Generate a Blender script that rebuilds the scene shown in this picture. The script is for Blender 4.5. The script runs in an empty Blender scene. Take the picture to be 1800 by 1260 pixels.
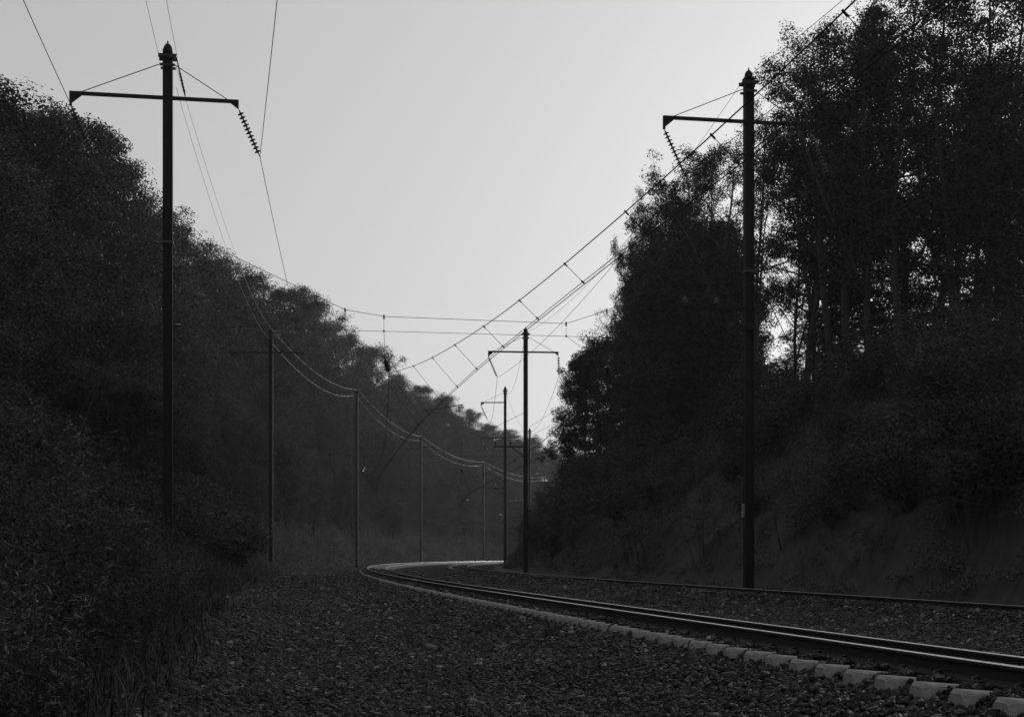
import bpy, math, random
import numpy as np
from mathutils import Vector, Matrix

# ------------------------------------------------------------------ camera, sky, sun, exposure
scene = bpy.context.scene
col = scene.collection
CAMZ = 1.4
FPX, HOR = 2400.0, 980.2            # focal length and horizon row in photograph pixels (1800 wide)
cd = bpy.data.cameras.new('camera')
cam = bpy.data.objects.new('camera', cd)
col.objects.link(cam)
cam.location = (0, 0, CAMZ)
cam.rotation_euler = (math.radians(90), 0, 0)
cd.sensor_width = 36
cd.lens = FPX / 1800 * 36
cd.shift_y = (HOR - 630) / 1800
cd.clip_start = 0.1
cd.clip_end = 5000
scene.camera = cam

SUN_ELEV, SUN_AZ = math.radians(12), math.radians(24)   # azimuth to the right of the view direction
world = bpy.data.worlds.new('World')
scene.world = world
world.use_nodes = True
wn = world.node_tree
wn.nodes.clear()
sky = wn.nodes.new('ShaderNodeTexSky')
sky.sky_type = 'NISHITA'
sky.sun_disc = False
sky.sun_elevation = SUN_ELEV
sky.sun_rotation = SUN_AZ
sky.air_density = 1.0
sky.dust_density = 3.0
sky.ozone_density = 1.0
bw = wn.nodes.new('ShaderNodeRGBToBW')                   # black-and-white film
pw = wn.nodes.new('ShaderNodeMath'); pw.operation = 'POWER'; pw.inputs[1].default_value = 0.28
bg = wn.nodes.new('ShaderNodeBackground')
bg.inputs['Strength'].default_value = 0.15
wo = wn.nodes.new('ShaderNodeOutputWorld')
wn.links.new(sky.outputs[0], bw.inputs[0])
wn.links.new(bw.outputs[0], pw.inputs[0])
wn.links.new(pw.outputs[0], bg.inputs['Color'])
wn.links.new(bg.outputs[0], wo.inputs[0])

sd = bpy.data.lights.new('sun', 'SUN')
sd.energy = .5
sd.angle = math.radians(14)
sd.color = (1, 1, 1)
sun = bpy.data.objects.new('sun', sd)
col.objects.link(sun)
sdir = Vector((math.sin(SUN_AZ) * math.cos(SUN_ELEV), math.cos(SUN_AZ) * math.cos(SUN_ELEV), math.sin(SUN_ELEV)))
sun.rotation_euler = sdir.to_track_quat('Z', 'Y').to_euler()
sun.location = (60, 80, 60)

vs = scene.view_settings
vs.view_transform = 'Standard'
vs.look = 'None'
vs.exposure = 1.27
vs.gamma = 1
scene.render.film_transparent = False
cy = scene.cycles
cy.use_denoising = True
cy.max_bounces = 5
cy.diffuse_bounces = 2
cy.glossy_bounces = 2
cy.transmission_bounces = 3
cy.transparent_max_bounces = 8
cy.volume_bounces = 1
cy.use_adaptive_sampling = True
cy.sample_clamp_indirect = 4

rng = np.random.default_rng(7)
random.seed(7)

# ------------------------------------------------------------------ helpers
def tag(o, label=None, cat=None, group=None, kind=None):
    if label: o['label'] = label
    if cat: o['category'] = cat
    if group: o['group'] = group
    if kind: o['kind'] = kind
    return o

def empty(name, loc=(0, 0, 0), rz=0.0):
    o = bpy.data.objects.new(name, None)
    col.objects.link(o)
    o.location = loc
    o.rotation_euler = (0, 0, rz)
    o.empty_display_size = 0.3
    return o

def link(name, me, parent=None, loc=None):
    o = bpy.data.objects.new(name, me)
    col.objects.link(o)
    if parent is not None: o.parent = parent
    if loc is not None: o.location = loc
    return o

def copy_tree(o, parent=None):
    c = o.copy()
    col.objects.link(c)
    c.parent = parent
    for ch in list(o.children):
        copy_tree(ch, c)
    return c

def np_mesh(name, V, F, mat=None, smooth=False):
    """V (n,3), F (m,k) all faces with k corners"""
    V = np.ascontiguousarray(V, dtype=np.float32)
    F = np.ascontiguousarray(F, dtype=np.int32)
    me = bpy.data.meshes.new(name)
    me.vertices.add(len(V)); me.vertices.foreach_set('co', V.ravel())
    m, k = F.shape
    me.loops.add(m * k); me.loops.foreach_set('vertex_index', F.ravel())
    me.polygons.add(m)
    me.polygons.foreach_set('loop_start', np.arange(0, m * k, k, dtype=np.int32))
    me.polygons.foreach_set('loop_total', np.full(m, k, dtype=np.int32))
    if smooth: me.polygons.foreach_set('use_smooth', np.ones(m, dtype=bool))
    me.update(calc_edges=True)
    if mat: me.materials.append(mat)
    return me

class MB:
    """collects simple shapes and links them as one mesh"""
    def __init__(s): s.v = []; s.f = []; s.m = []
    def add(s, vs_, fs, mi=0):
        b = len(s.v)
        s.v += [tuple(v) for v in vs_]
        s.f += [tuple(b + i for i in f) for f in fs]
        s.m += [mi] * len(fs)
    def box(s, c, size, mat=None, mi=0):
        M = mat or Matrix.Identity(3)
        c = Vector(c); hx, hy, hz = size[0] / 2, size[1] / 2, size[2] / 2
        P = [c + M @ Vector((x * hx, y * hy, z * hz)) for x in (-1, 1) for y in (-1, 1) for z in (-1, 1)]
        s.add(P, [(0, 1, 3, 2), (4, 6, 7, 5), (0, 4, 5, 1), (2, 3, 7, 6), (0, 2, 6, 4), (1, 5, 7, 3)], mi)
    def bar(s, a, b, w, h=None, mi=0):
        a, b = Vector(a), Vector(b); d = (b - a)
        q = d.to_track_quat('Y', 'Z').to_matrix()
        s.box((a + b) / 2, (w, d.length, h or w), q, mi)
    def tube(s, pts, r, n=6, mi=0, cap=True):
        pts = [Vector(p) for p in pts]
        rs = r if isinstance(r, (list, tuple, np.ndarray)) else [r] * len(pts)
        V = []; F = []
        up = Vector((0, 0, 1))
        d0 = (pts[1] - pts[0]).normalized()
        if abs(d0.z) > .9: up = Vector((1, 0, 0))
        x = d0.cross(up).normalized()
        for i, p in enumerate(pts):
            d = (pts[min(i + 1, len(pts) - 1)] - pts[max(i - 1, 0)]).normalized()
            x = (x - d * x.dot(d)).normalized(); y = d.cross(x)
            for k in range(n):
                a = 2 * math.pi * k / n
                V.append(p + (x * math.cos(a) + y * math.sin(a)) * rs[i])
        for i in range(len(pts) - 1):
            for k in range(n):
                F.append((i * n + k, i * n + (k + 1) % n, (i + 1) * n + (k + 1) % n, (i + 1) * n + k))
        if cap:
            F.append(tuple(range(n - 1, -1, -1))); F.append(tuple((len(pts) - 1) * n + k for k in range(n)))
        s.add(V, F, mi)
    def lathe(s, a, b, prof, n=12, mi=0):
        """prof: (t along a->b in metres, radius)"""
        a, b = Vector(a), Vector(b); d = (b - a).normalized()
        up = Vector((1, 0, 0)) if abs(d.z) > .7 else Vector((0, 0, 1))
        x = d.cross(up).normalized(); y = d.cross(x)
        V = []; F = []
        for t, r in prof:
            for k in range(n):
                an = 2 * math.pi * k / n
                V.append(a + d * t + (x * math.cos(an) + y * math.sin(an)) * max(r, .0015))
        for i in range(len(prof) - 1):
            for k in range(n):
                F.append((i * n + k, (i + 1) * n + k, (i + 1) * n + (k + 1) % n, i * n + (k + 1) % n))
        F.append(tuple(range(n))); F.append(tuple((len(prof) - 1) * n + k for k in range(n - 1, -1, -1)))
        s.add(V, F, mi)
    def mesh(s, name, mats, smooth=False):
        me = bpy.data.meshes.new(name)
        me.from_pydata(s.v, [], s.f)
        for m in (mats if isinstance(mats, (list, tuple)) else [mats]): me.materials.append(m)
        me.polygons.foreach_set('material_index', s.m)
        if smooth: me.polygons.foreach_set('use_smooth', [True] * len(s.f))
        me.update()
        return me
    def build(s, name, mats, parent=None, smooth=False):
        return link(name, s.mesh(name, mats, smooth), parent)

# ------------------------------------------------------------------ materials
def grey(v): return (v, v, v, 1)

def make_mat(name, lo, hi, rough=.8, metallic=0.0, scale=8.0, bump=0.0, bscale=30.0, spec=.5):
    m = bpy.data.materials.new(name); m.use_nodes = True
    nt = m.node_tree; b = nt.nodes['Principled BSDF']
    tc = nt.nodes.new('ShaderNodeTexCoord')
    n = nt.nodes.new('ShaderNodeTexNoise'); n.inputs['Scale'].default_value = scale; n.inputs['Detail'].default_value = 6
    r = nt.nodes.new('ShaderNodeValToRGB')
    r.color_ramp.elements[0].position = .3; r.color_ramp.elements[0].color = grey(lo)
    r.color_ramp.elements[1].position = .7; r.color_ramp.elements[1].color = grey(hi)
    nt.links.new(tc.outputs['Object'], n.inputs['Vector'])
    nt.links.new(n.outputs['Fac'], r.inputs[0])
    nt.links.new(r.outputs[0], b.inputs['Base Color'])
    b.inputs['Roughness'].default_value = rough
    b.inputs['Metallic'].default_value = metallic
    b.inputs['Specular IOR Level'].default_value = spec
    if bump:
        n2 = nt.nodes.new('ShaderNodeTexNoise'); n2.inputs['Scale'].default_value = bscale; n2.inputs['Detail'].default_value = 8
        bp = nt.nodes.new('ShaderNodeBump'); bp.inputs['Strength'].default_value = bump; bp.inputs['Distance'].default_value = .05
        nt.links.new(tc.outputs['Object'], n2.inputs['Vector'])
        nt.links.new(n2.outputs['Fac'], bp.inputs['Height'])
        nt.links.new(bp.outputs[0], b.inputs['Normal'])
    return m

def leaf_mat(name, v, trans=.35, var=.8, spec=.25):
    m = bpy.data.materials.new(name); m.use_nodes = True
    nt = m.node_tree; nt.nodes.clear()
    out = nt.nodes.new('ShaderNodeOutputMaterial')
    geo = nt.nodes.new('ShaderNodeNewGeometry')
    oi = nt.nodes.new('ShaderNodeObjectInfo')
    a = nt.nodes.new('ShaderNodeMath'); a.operation = 'MULTIPLY_ADD'      # per leaf
    a.inputs[1].default_value = v * var * 3; a.inputs[2].default_value = v * (1 - var)
    sq = nt.nodes.new('ShaderNodeMath'); sq.operation = 'POWER'; sq.inputs[1].default_value = 2.0     # most leaves dull, a few pale
    nt.links.new(geo.outputs['Random Per Island'], sq.inputs[0]); nt.links.new(sq.outputs[0], a.inputs[0])
    b = nt.nodes.new('ShaderNodeMath'); b.operation = 'MULTIPLY_ADD'      # per plant
    b.inputs[1].default_value = 1.1; b.inputs[2].default_value = .4
    nt.links.new(oi.outputs['Random'], b.inputs[0])
    c = nt.nodes.new('ShaderNodeMath'); c.operation = 'MULTIPLY'
    nt.links.new(a.outputs[0], c.inputs[0]); nt.links.new(b.outputs[0], c.inputs[1])
    d = nt.nodes.new('ShaderNodeBsdfDiffuse'); t = nt.nodes.new('ShaderNodeBsdfTranslucent')
    g = nt.nodes.new('ShaderNodeBsdfGlossy'); g.inputs['Roughness'].default_value = .45
    g.inputs['Color'].default_value = grey(spec)
    nt.links.new(c.outputs[0], d.inputs['Color']); nt.links.new(c.outputs[0], t.inputs['Color'])
    m1 = nt.nodes.new('ShaderNodeMixShader'); m1.inputs[0].default_value = trans
    nt.links.new(d.outputs[0], m1.inputs[1]); nt.links.new(t.outputs[0], m1.inputs[2])
    lw = nt.nodes.new('ShaderNodeLayerWeight'); lw.inputs[0].default_value = .15
    fm = nt.nodes.new('ShaderNodeMath'); fm.operation = 'MULTIPLY'; fm.inputs[1].default_value = .2
    nt.links.new(lw.outputs['Fresnel'], fm.inputs[0])
    m2 = nt.nodes.new('ShaderNodeMixShader')
    nt.links.new(fm.outputs[0], m2.inputs[0]); nt.links.new(m1.outputs[0], m2.inputs[1]); nt.links.new(g.outputs[0], m2.inputs[2])
    nt.links.new(m2.outputs[0], out.inputs[0])
    return m

M_LEAF = leaf_mat('tree_leaves', .045, spec=.15)
M_LEAF2 = leaf_mat('tree_leaves_dark', .03, spec=.12)
M_SHRUB = leaf_mat('shrub_leaves', .064, spec=.2)
M_WEED = leaf_mat('weed_leaves', .075, trans=.3, spec=.15)
M_GRASS = leaf_mat('grass_blades', .055, trans=.3, spec=.15)
M_BARK = make_mat('bark', .02, .045, .9, scale=5, bump=.6, bscale=20)
M_POLE = make_mat('painted_steel', .010, .018, .75, 0.0, scale=3, bump=.1, bscale=40, spec=.15)
M_STEEL = make_mat('dark_steel', .03, .05, .55, 0.3, scale=6)
M_WIRE = make_mat('weathered_wire', .03, .05, .9, 0, scale=3, spec=.1)
M_WIREB = make_mat('bare_bright_wire', .3, .4, .5, .9, scale=3)
M_INS = make_mat('glazed_porcelain', .03, .05, .22, 0.0, scale=20)
M_CONC = make_mat('concrete', .24, .38, 1, 0.0, scale=9, bump=.35, bscale=60, spec=.08)
M_RUST = make_mat('rail_rust', .015, .028, .75, 0.0, scale=14, bump=.2, bscale=80)
M_SHINE = make_mat('polished_tread', .5, .62, .25, 1.0, scale=14)
M_DULL = make_mat('dull_tread', .12, .2, .45, .9, scale=14)
M_CLIP = make_mat('clip_steel', .012, .03, .6, .2, scale=30)
M_PLATE = make_mat('white_plate', .16, .24, .6)

def rock_mat():
    """dark schist: bands and veins that run up the slope"""
    m = bpy.data.materials.new('banded_rock'); m.use_nodes = True
    nt = m.node_tree; b = nt.nodes['Principled BSDF']; b.inputs['Roughness'].default_value = .8; b.inputs['Specular IOR Level'].default_value = .3
    L = nt.links.new
    tc = nt.nodes.new('ShaderNodeTexCoord')
    dt = nt.nodes.new('ShaderNodeVectorMath'); dt.operation = 'DOT_PRODUCT'; dt.inputs[1].default_value = (-.35, .62, -.55)
    ns = nt.nodes.new('ShaderNodeTexNoise'); ns.inputs['Scale'].default_value = 1.3; ns.inputs['Detail'].default_value = 8; ns.inputs['Roughness'].default_value = .65
    ad = nt.nodes.new('ShaderNodeMath'); ad.operation = 'MULTIPLY_ADD'; ad.inputs[1].default_value = 1.1
    cx = nt.nodes.new('ShaderNodeCombineXYZ')
    fine = nt.nodes.new('ShaderNodeTexNoise'); fine.inputs['Scale'].default_value = 5.0; fine.inputs['Detail'].default_value = 9; fine.inputs['Roughness'].default_value = .75
    r = nt.nodes.new('ShaderNodeValToRGB')
    for p, c in ((.30, .003), (.46, .014), (.58, .022), (.70, .075)):
        if p in (.30, .70): e = r.color_ramp.elements[0 if p < .5 else 1]; e.position = p
        else: e = r.color_ramp.elements.new(p)
        e.color = grey(c)
    bp = nt.nodes.new('ShaderNodeBump'); bp.inputs['Strength'].default_value = 1; bp.inputs['Distance'].default_value = .22
    L(tc.outputs['Object'], dt.inputs[0]); L(tc.outputs['Object'], ns.inputs['Vector'])
    L(ns.outputs['Fac'], ad.inputs[0]); L(dt.outputs['Value'], ad.inputs[2]); L(ad.outputs[0], cx.inputs[0])
    L(cx.outputs[0], fine.inputs['Vector']); L(fine.outputs['Fac'], r.inputs[0]); L(r.outputs[0], b.inputs['Base Color'])
    L(fine.outputs['Fac'], bp.inputs['Height']); L(bp.outputs[0], b.inputs['Normal'])
    return m
M_ROCK = rock_mat()

# ------------------------------------------------------------------ track alignment
DS = .25
K1, K2, S1, S2, K3, S3 = .0004, .00183, 5.18, 156.0, 0.0013, 250.0
_s = np.arange(-300, 900 + DS, DS)
_k = np.interp(_s, [-60, -30, S1, S2, S3, S3 + 35], [0, K1, K1, K2, K2, K3])
i0 = int(round(300 / DS))
_th = np.cumsum(_k) * DS; _th = _th - _th[i0] - .19784
_X = np.cumsum(np.sin(_th)) * DS; _X = _X - _X[i0] + 5.918
_Y = np.cumsum(np.cos(_th)) * DS; _Y = _Y - _Y[i0]

def P(s, o=0.0):
    th = np.interp(s, _s, _th)
    return np.interp(s, _s, _X) + o * np.cos(th), np.interp(s, _s, _Y) - o * np.sin(th)

def heading(s): return float(np.interp(s, _s, _th))

def so_of(x, y):
    """track coordinates of points (arrays)"""
    x = np.atleast_1d(np.asarray(x, float)); y = np.atleast_1d(np.asarray(y, float))
    s = y.copy()
    for _ in range(12):
        px, py = P(s); th = np.interp(s, _s, _th)
        s = s + (x - px) * np.sin(th) + (y - py) * np.cos(th)
    px, py = P(s); th = np.interp(s, _s, _th)
    return s, (x - px) * np.cos(th) - (y - py) * np.sin(th)

def grade(s): return np.interp(s, [60, 260], [0, .22])
RAIL = .58
CANT = .12
T2O = 8.0
GAUGE = 1.51                                       # rail centre to rail centre

# ------------------------------------------------------------------ ground height
_ho = [-600, -70, -42, -31, -23, -15.5, -11, -9, -7.5, -6.3, -5, -2.4, -1.6, -1.0, -.62, 0, 1.5, 2.1, 3, 5, 7, 7.5, 8, 9.5, 10.1, 11.5, 12.6, 13.9, 14.7, 15.8, 18, 22, 26, 30, 60, 600]
_hz = [30, 27, 22.5, 17.5, 11, 4.2, 1.5, .7, .25, .03, -.03, 0, 0.09, .23, .30, .345, .22, .17, .1, .06, .2, .33, .36, .235, .17, -.02, .05, .12, .8, 1.9, 4.6, 8.2, 10.4, 11.2, 11.5, 13]

def vnoise(x, y, seed=0):
    xi = np.floor(x).astype(int); yi = np.floor(y).astype(int)
    xf = x - xi; yf = y - yi
    xf = xf * xf * (3 - 2 * xf); yf = yf * yf * (3 - 2 * yf)
    def h(a, b):
        n = np.sin(a * 127.1 + b * 311.7 + seed * 74.7) * 43758.5453
        return n - np.floor(n)
    return (h(xi, yi) * (1 - xf) + h(xi + 1, yi) * xf) * (1 - yf) + (h(xi, yi + 1) * (1 - xf) + h(xi + 1, yi + 1) * xf) * yf - .5

def ground(s, o):
    s = np.asarray(s, float); o = np.asarray(o, float)
    z = np.interp(o, _ho, _hz)
    z = np.where(o < -7.5, .25 + (z - .25) * (1 + .95 * np.clip((s - 95) / 120, 0, 1)), z) + grade(s)
    z = np.where((o < -20) & (z > 24), 24 + (z - 24) * .12, z)
    bank = np.clip((np.maximum(-o - 7, o - 14)) / 5, 0, 1)
    z = z + bank * (vnoise(s / 9, o / 6, 1) * 2.0 + vnoise(s / 3.1, o / 2.4, 2) * .8)
    flat = np.clip(1 - np.abs(o + 4) / 2.4, 0, 1)
    z = z + flat * vnoise(s / 3, o / 1.2, 3) * .08
    return z

def gz(x, y):
    s, o = so_of(x, y)
    return float(ground(s, o)[0])

def ground_sheet():
    sv = np.concatenate([np.arange(-280, -20, 10), np.arange(-20, 6, 2), np.arange(6, 60, .5), np.arange(60, 200, 1.2), np.arange(200, 340, 2.5), np.arange(340, 880, 15)])
    ov = np.array([-450, -300, -200, -140, -100, -80, -65, -55, -48] + list(np.arange(-42, -24, 2.0)) + list(np.arange(-24, -7, .8)) + list(np.arange(-7, -2.4, .35)) + list(np.arange(-2.4, 2.6, .2)) + list(np.arange(2.6, 12.4, .35)) + list(np.arange(12.4, 28, .5)) + [29, 31, 34, 38, 44, 52, 62, 80, 110, 150, 220, 320, 450.])
    S, O = np.meshgrid(sv, ov, indexing='ij')
    X, Y = P(S.ravel(), O.ravel())
    Z = ground(S.ravel(), O.ravel())
    n1, n2 = S.shape
    idx = np.arange(n1 * n2).reshape(n1, n2)
    F = np.stack([idx[:-1, :-1], idx[:-1, 1:], idx[1:, 1:], idx[1:, :-1]], -1).reshape(-1, 4)
    me = np_mesh('ground', np.stack([X, Y, Z], 1), F[:, ::-1], None, True)
    # which faces are gravel, which are soil and rock
    oc = (O[:-1, :-1].ravel() + O[1:, 1:].ravel()) / 2
    me.materials.append(M_GRAVEL); me.materials.append(M_SOIL); me.materials.append(M_ROCK)
    me.polygons.foreach_set('material_index', np.where(oc < -7.2, 1, np.where(oc > 12.6, 2, 0)).astype(np.int32))
    if True:
        nrm = np.zeros(len(me.polygons) * 3); me.polygons.foreach_get('normal', nrm)
        if nrm.reshape(-1, 3)[:, 2].mean() < 0: me.flip_normals()
    return tag(link('ground', me), kind='structure')

def gravel_mat():
    m = bpy.data.materials.new('gravel'); m.use_nodes = True
    nt = m.node_tree; b = nt.nodes['Principled BSDF']; b.inputs['Roughness'].default_value = 1; b.inputs['Specular IOR Level'].default_value = .05
    tc = nt.nodes.new('ShaderNodeTexCoord')
    v = nt.nodes.new('ShaderNodeTexVoronoi'); v.inputs['Scale'].default_value = 13
    n = nt.nodes.new('ShaderNodeTexNoise'); n.inputs['Scale'].default_value = .5; n.inputs['Detail'].default_value = 4
    sep = nt.nodes.new('ShaderNodeSeparateColor')
    r = nt.nodes.new('ShaderNodeValToRGB')
    r.color_ramp.elements[0].position = 0; r.color_ramp.elements[0].color = grey(.012)
    r.color_ramp.elements[1].position = 1; r.color_ramp.elements[1].color = grey(.05)
    e = r.color_ramp.elements.new(.8); e.color = grey(.02)
    mu = nt.nodes.new('ShaderNodeMix'); mu.data_type = 'RGBA'; mu.blend_type = 'MULTIPLY'; mu.inputs[0].default_value = .6
    bp = nt.nodes.new('ShaderNodeBump'); bp.inputs['Strength'].default_value = 1; bp.inputs['Distance'].default_value = .06; bp.invert = True
    L = nt.links.new
    L(tc.outputs['Object'], v.inputs['Vector']); L(tc.outputs['Object'], n.inputs['Vector'])
    L(v.outputs['Color'], sep.inputs[0]); L(sep.outputs[0], r.inputs[0])
    L(r.outputs[0], mu.inputs[6]); L(n.outputs['Fac'], mu.inputs[7]); L(mu.outputs[2], b.inputs['Base Color'])
    L(v.outputs['Distance'], bp.inputs['Height']); L(bp.outputs[0], b.inputs['Normal'])
    return m
M_GRAVEL = gravel_mat()
M_SOIL = make_mat('soil_and_leaf_litter', .006, .024, 1, scale=1.2, bump=1, bscale=5, spec=.05)
ground_sheet()

# ------------------------------------------------------------------ ballast stones
def stone_mat():
    m = bpy.data.materials.new('crushed_stone'); m.use_nodes = True
    nt = m.node_tree; b = nt.nodes['Principled BSDF']; b.inputs['Roughness'].default_value = .5; b.inputs['Specular IOR Level'].default_value = .22
    g = nt.nodes.new('ShaderNodeNewGeometry')
    r = nt.nodes.new('ShaderNodeValToRGB')
    r.color_ramp.elements[0].position = 0; r.color_ramp.elements[0].color = grey(.005)
    r.color_ramp.elements[1].position = 1; r.color_ramp.elements[1].color = grey(.24)
    for p, c in ((.55, .008), (.9, .022), (.97, .08)):
        e = r.color_ramp.elements.new(p); e.color = grey(c)
    tc = nt.nodes.new('ShaderNodeTexCoord')
    n = nt.nodes.new('ShaderNodeTexNoise'); n.inputs['Scale'].default_value = .35; n.inputs['Detail'].default_value = 5
    mr = nt.nodes.new('ShaderNodeMapRange'); mr.inputs[1].default_value = .35; mr.inputs[2].default_value = .65
    mr.inputs[3].default_value = .45; mr.inputs[4].default_value = 1.45
    mu = nt.nodes.new('ShaderNodeMix'); mu.data_type = 'RGBA'; mu.blend_type = 'MULTIPLY'; mu.inputs[0].default_value = 1
    nt.links.new(g.outputs['Random Per Island'], r.inputs[0])
    nt.links.new(tc.outputs['Object'], n.inputs['Vector']); nt.links.new(n.outputs['Fac'], mr.inputs[0])
    nt.links.new(r.outputs[0], mu.inputs[6]); nt.links.new(mr.outputs[0], mu.inputs[7])
    nt.links.new(mu.outputs[2], b.inputs['Base Color'])
    return m
M_STONE = stone_mat()
TIE = .61
TIE0 = -3.0

def stones():
    base = np.array([(x, y, z) for x in (-1, 1) for y in (-1, 1) for z in (-1, 1)], float)
    quad = np.array([(0, 1, 3, 2), (4, 6, 7, 5), (0, 4, 5, 1), (2, 3, 7, 6), (0, 2, 6, 4), (1, 5, 7, 3)])
    Vs = []; n_tot = 0
    for d0, d1, half, dens in ((6.5, 13, .021, 800), (13, 20, .024, 580), (20, 34, .030, 270), (34, 60, .042, 105), (60, 120, .058, 36)):
        w = .42
        area = w * (d1 * d1 - d0 * d0)
        n = int(area * dens)
        D = np.sqrt(rng.uniform(d0 * d0, d1 * d1, n)); X = rng.uniform(-w, w, n) * D
        s, o = so_of(X, D)
        keep = (o > -7.3 + rng.uniform(-.6, .3, n)) & (o < 12.4)
        # cribs: stay off the sleepers and rails
        for t0 in (0, T2O):
            q = o - t0
            inz = (q > -.62) & (q < 2.12)
            ph = np.abs(((s - TIE0) / TIE + .5) % 1 - .5) * TIE
            keep &= ~(inz & (ph < .155 + half * .3) & ((s > 95) | (t0 == 0)))
            keep &= ~((np.abs(q) < .1) | (np.abs(q - GAUGE) < .1))
        s, o, X, D = s[keep], o[keep], X[keep], D[keep]; n = len(s)
        z = ground(s, o) + rng.uniform(-.6, .75, n) * half
        # heap the stones up between the sleepers
        for t0 in (0, T2O):
            q = o - t0
            rise = np.clip(np.minimum((q + .60) / .22, (2.1 - q) / .15), 0, 1)
            z = z + rise * (np.where(q < -.18, .085, .03) if t0 == 0 else .035)
        sc = half * rng.lognormal(0, .28, (n, 1)) * rng.uniform(.55, 1.25, (n, 3))
        sc[:, 2] *= .8
        V = base[None] * sc[:, None] * rng.uniform(.62, 1.1, (n, 8, 3))
        a = rng.normal(size=(n, 4)); a /= np.linalg.norm(a, axis=1, keepdims=True)
        w_, x_, y_, z_ = a.T
        R = np.stack([np.stack([1 - 2 * (y_ * y_ + z_ * z_), 2 * (x_ * y_ - z_ * w_), 2 * (x_ * z_ + y_ * w_)], -1),
                      np.stack([2 * (x_ * y_ + z_ * w_), 1 - 2 * (x_ * x_ + z_ * z_), 2 * (y_ * z_ - x_ * w_)], -1),
                      np.stack([2 * (x_ * z_ - y_ * w_), 2 * (y_ * z_ + x_ * w_), 1 - 2 * (x_ * x_ + y_ * y_)], -1)], 1)
        V = np.einsum('nij,nkj->nki', R, V)
        V += np.stack([X, D, z], 1)[:, None]
        Vs.append(V.reshape(-1, 3)); n_tot += n
    V = np.concatenate(Vs)
    F = (quad[None] + (np.arange(n_tot) * 8)[:, None, None]).reshape(-1, 4)
    print('stones', n_tot)
    return tag(link('ballast', np_mesh('ballast', V, F, M_STONE)), 'dark crushed stone ballast spread beside and between the tracks', 'ballast', kind='stuff')
stones()

# ------------------------------------------------------------------ rails and ties
RP = [(-.076, 0), (.076, 0), (.076, .012), (.02, .03), (.010, .05), (.010, .135), (.034, .146), (.037, .152), (.037, .172), (.031, .182), (.016, .186),
      (-.016, .186), (-.031, .182), (-.037, .172), (-.037, .152), (-.034, .146), (-.010, .135), (-.010, .05), (-.02, .03), (-.076, .012)]
def rail(o, ztop, label, tread):
    sv = np.concatenate([np.arange(-40, 340, 1.0), np.arange(340, 500, 5.0)])
    V = []; F = []; mi = []
    k = len(RP)
    tilt = -CANT / GAUGE
    for s in sv:
        for (a, b) in RP:
            aa = a - (b - .186) * tilt * -1; bb = (b - .186) + a * tilt
            x, y = P(s, o + aa)
            V.append((x, y, ztop + grade(s) + bb))
    for i in range(len(sv) - 1):
        for j in range(k):
            F.append((i * k + j, (i + 1) * k + j, (i + 1) * k + (j + 1) % k, i * k + (j + 1) % k)); mi.append(1 if j in (8, 9, 10, 11, 12) else 0)
    me = bpy.data.meshes.new('rail'); me.from_pydata(V, [], F)
    me.materials.append(M_RUST); me.materials.append(tread)
    me.polygons.foreach_set('material_index', mi)
    me.polygons.foreach_set('use_smooth', [m == 1 for m in mi]); me.update()
    return tag(link('rail', me), label, 'rail', 'four steel rails of the two curving tracks')
rail(0, RAIL, 'dark rail with gleaming head on the near track, beside the pale tie ends', M_SHINE)
rail(GAUGE, RAIL - CANT, 'gleaming inner rail of the near track, second bright line behind the tie ends', M_SHINE)
Z2 = .535
rail(T2O, Z2, 'dull dark outer rail of the far track, passing the big right pole', M_DULL)
rail(T2O + GAUGE, Z2 - CANT, 'dull inner rail of the far track, mostly hidden next to the rocky bank', M_DULL)

def tie_mesh():
    # local: x along the tie (from the outer rail), y along the track, z up, origin under the outer rail, top of tie at 0
    mb = MB()
    st = [(-.62, .095, -.035), (-.585, .115, 0), (-.2, .115, 0), (.2, .115, 0), (.5, .11, -.03), (.755, .11, -.035), (1.0, .11, -.03), (1.3, .115, 0), (1.7, .115, 0), (2.095, .115, 0), (2.13, .095, -.035)]
    V = []; F = []
    for x, hw, t in st:
        V += [(x, -hw - .03, -.22), (x, hw + .03, -.22), (x, hw, t - .018), (x, hw - .018, t), (x, -hw + .018, t), (x, -hw, t - .018)]
    n = 6
    for i in range(len(st) - 1):
        for j in range(n):
            F.append((i * n + j, i * n + (j + 1) % n, (i + 1) * n + (j + 1) % n, (i + 1) * n + j))
    F.append(tuple(range(n - 1, -1, -1))); F.append(tuple((len(st) - 1) * n + j for j in range(n)))
    mb.add(V, F)
    return mb.mesh('railroad_tie', M_CONC)

def clip_mesh(sgn):
    """cast shoulder, insulator pad and bent spring clip on one side of a rail"""
    mb = MB()
    mb.box((sgn * .105, 0, .018), (.05, .12, .05))
    mb.box((sgn * .07, 0, .028), (.05, .09, .02))
    x = lambda v: sgn * v
    pts = [(x(.15), .045, .02), (x(.11), .05, .03), (x(.075), .045, .045), (x(.055), .02, .05), (x(.07), -.005, .055), (x(.11), -.015, .075),
           (x(.15), -.02, .06), (x(.165), -.045, .04), (x(.14), -.065, .03), (x(.10), -.065, .04), (x(.075), -.06, .045)]
    mb.tube(pts, .0125, 6)
    return mb.mesh('rail_clip', M_CLIP)
TIE_ME = tie_mesh()
CLIP_L, CLIP_R = clip_mesh(-1), clip_mesh(1)
ORD = ['nearest', 'second', 'third', 'fourth', 'fifth', 'sixth', 'seventh', 'eighth', 'ninth', 'tenth', 'eleventh', 'twelfth']

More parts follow.
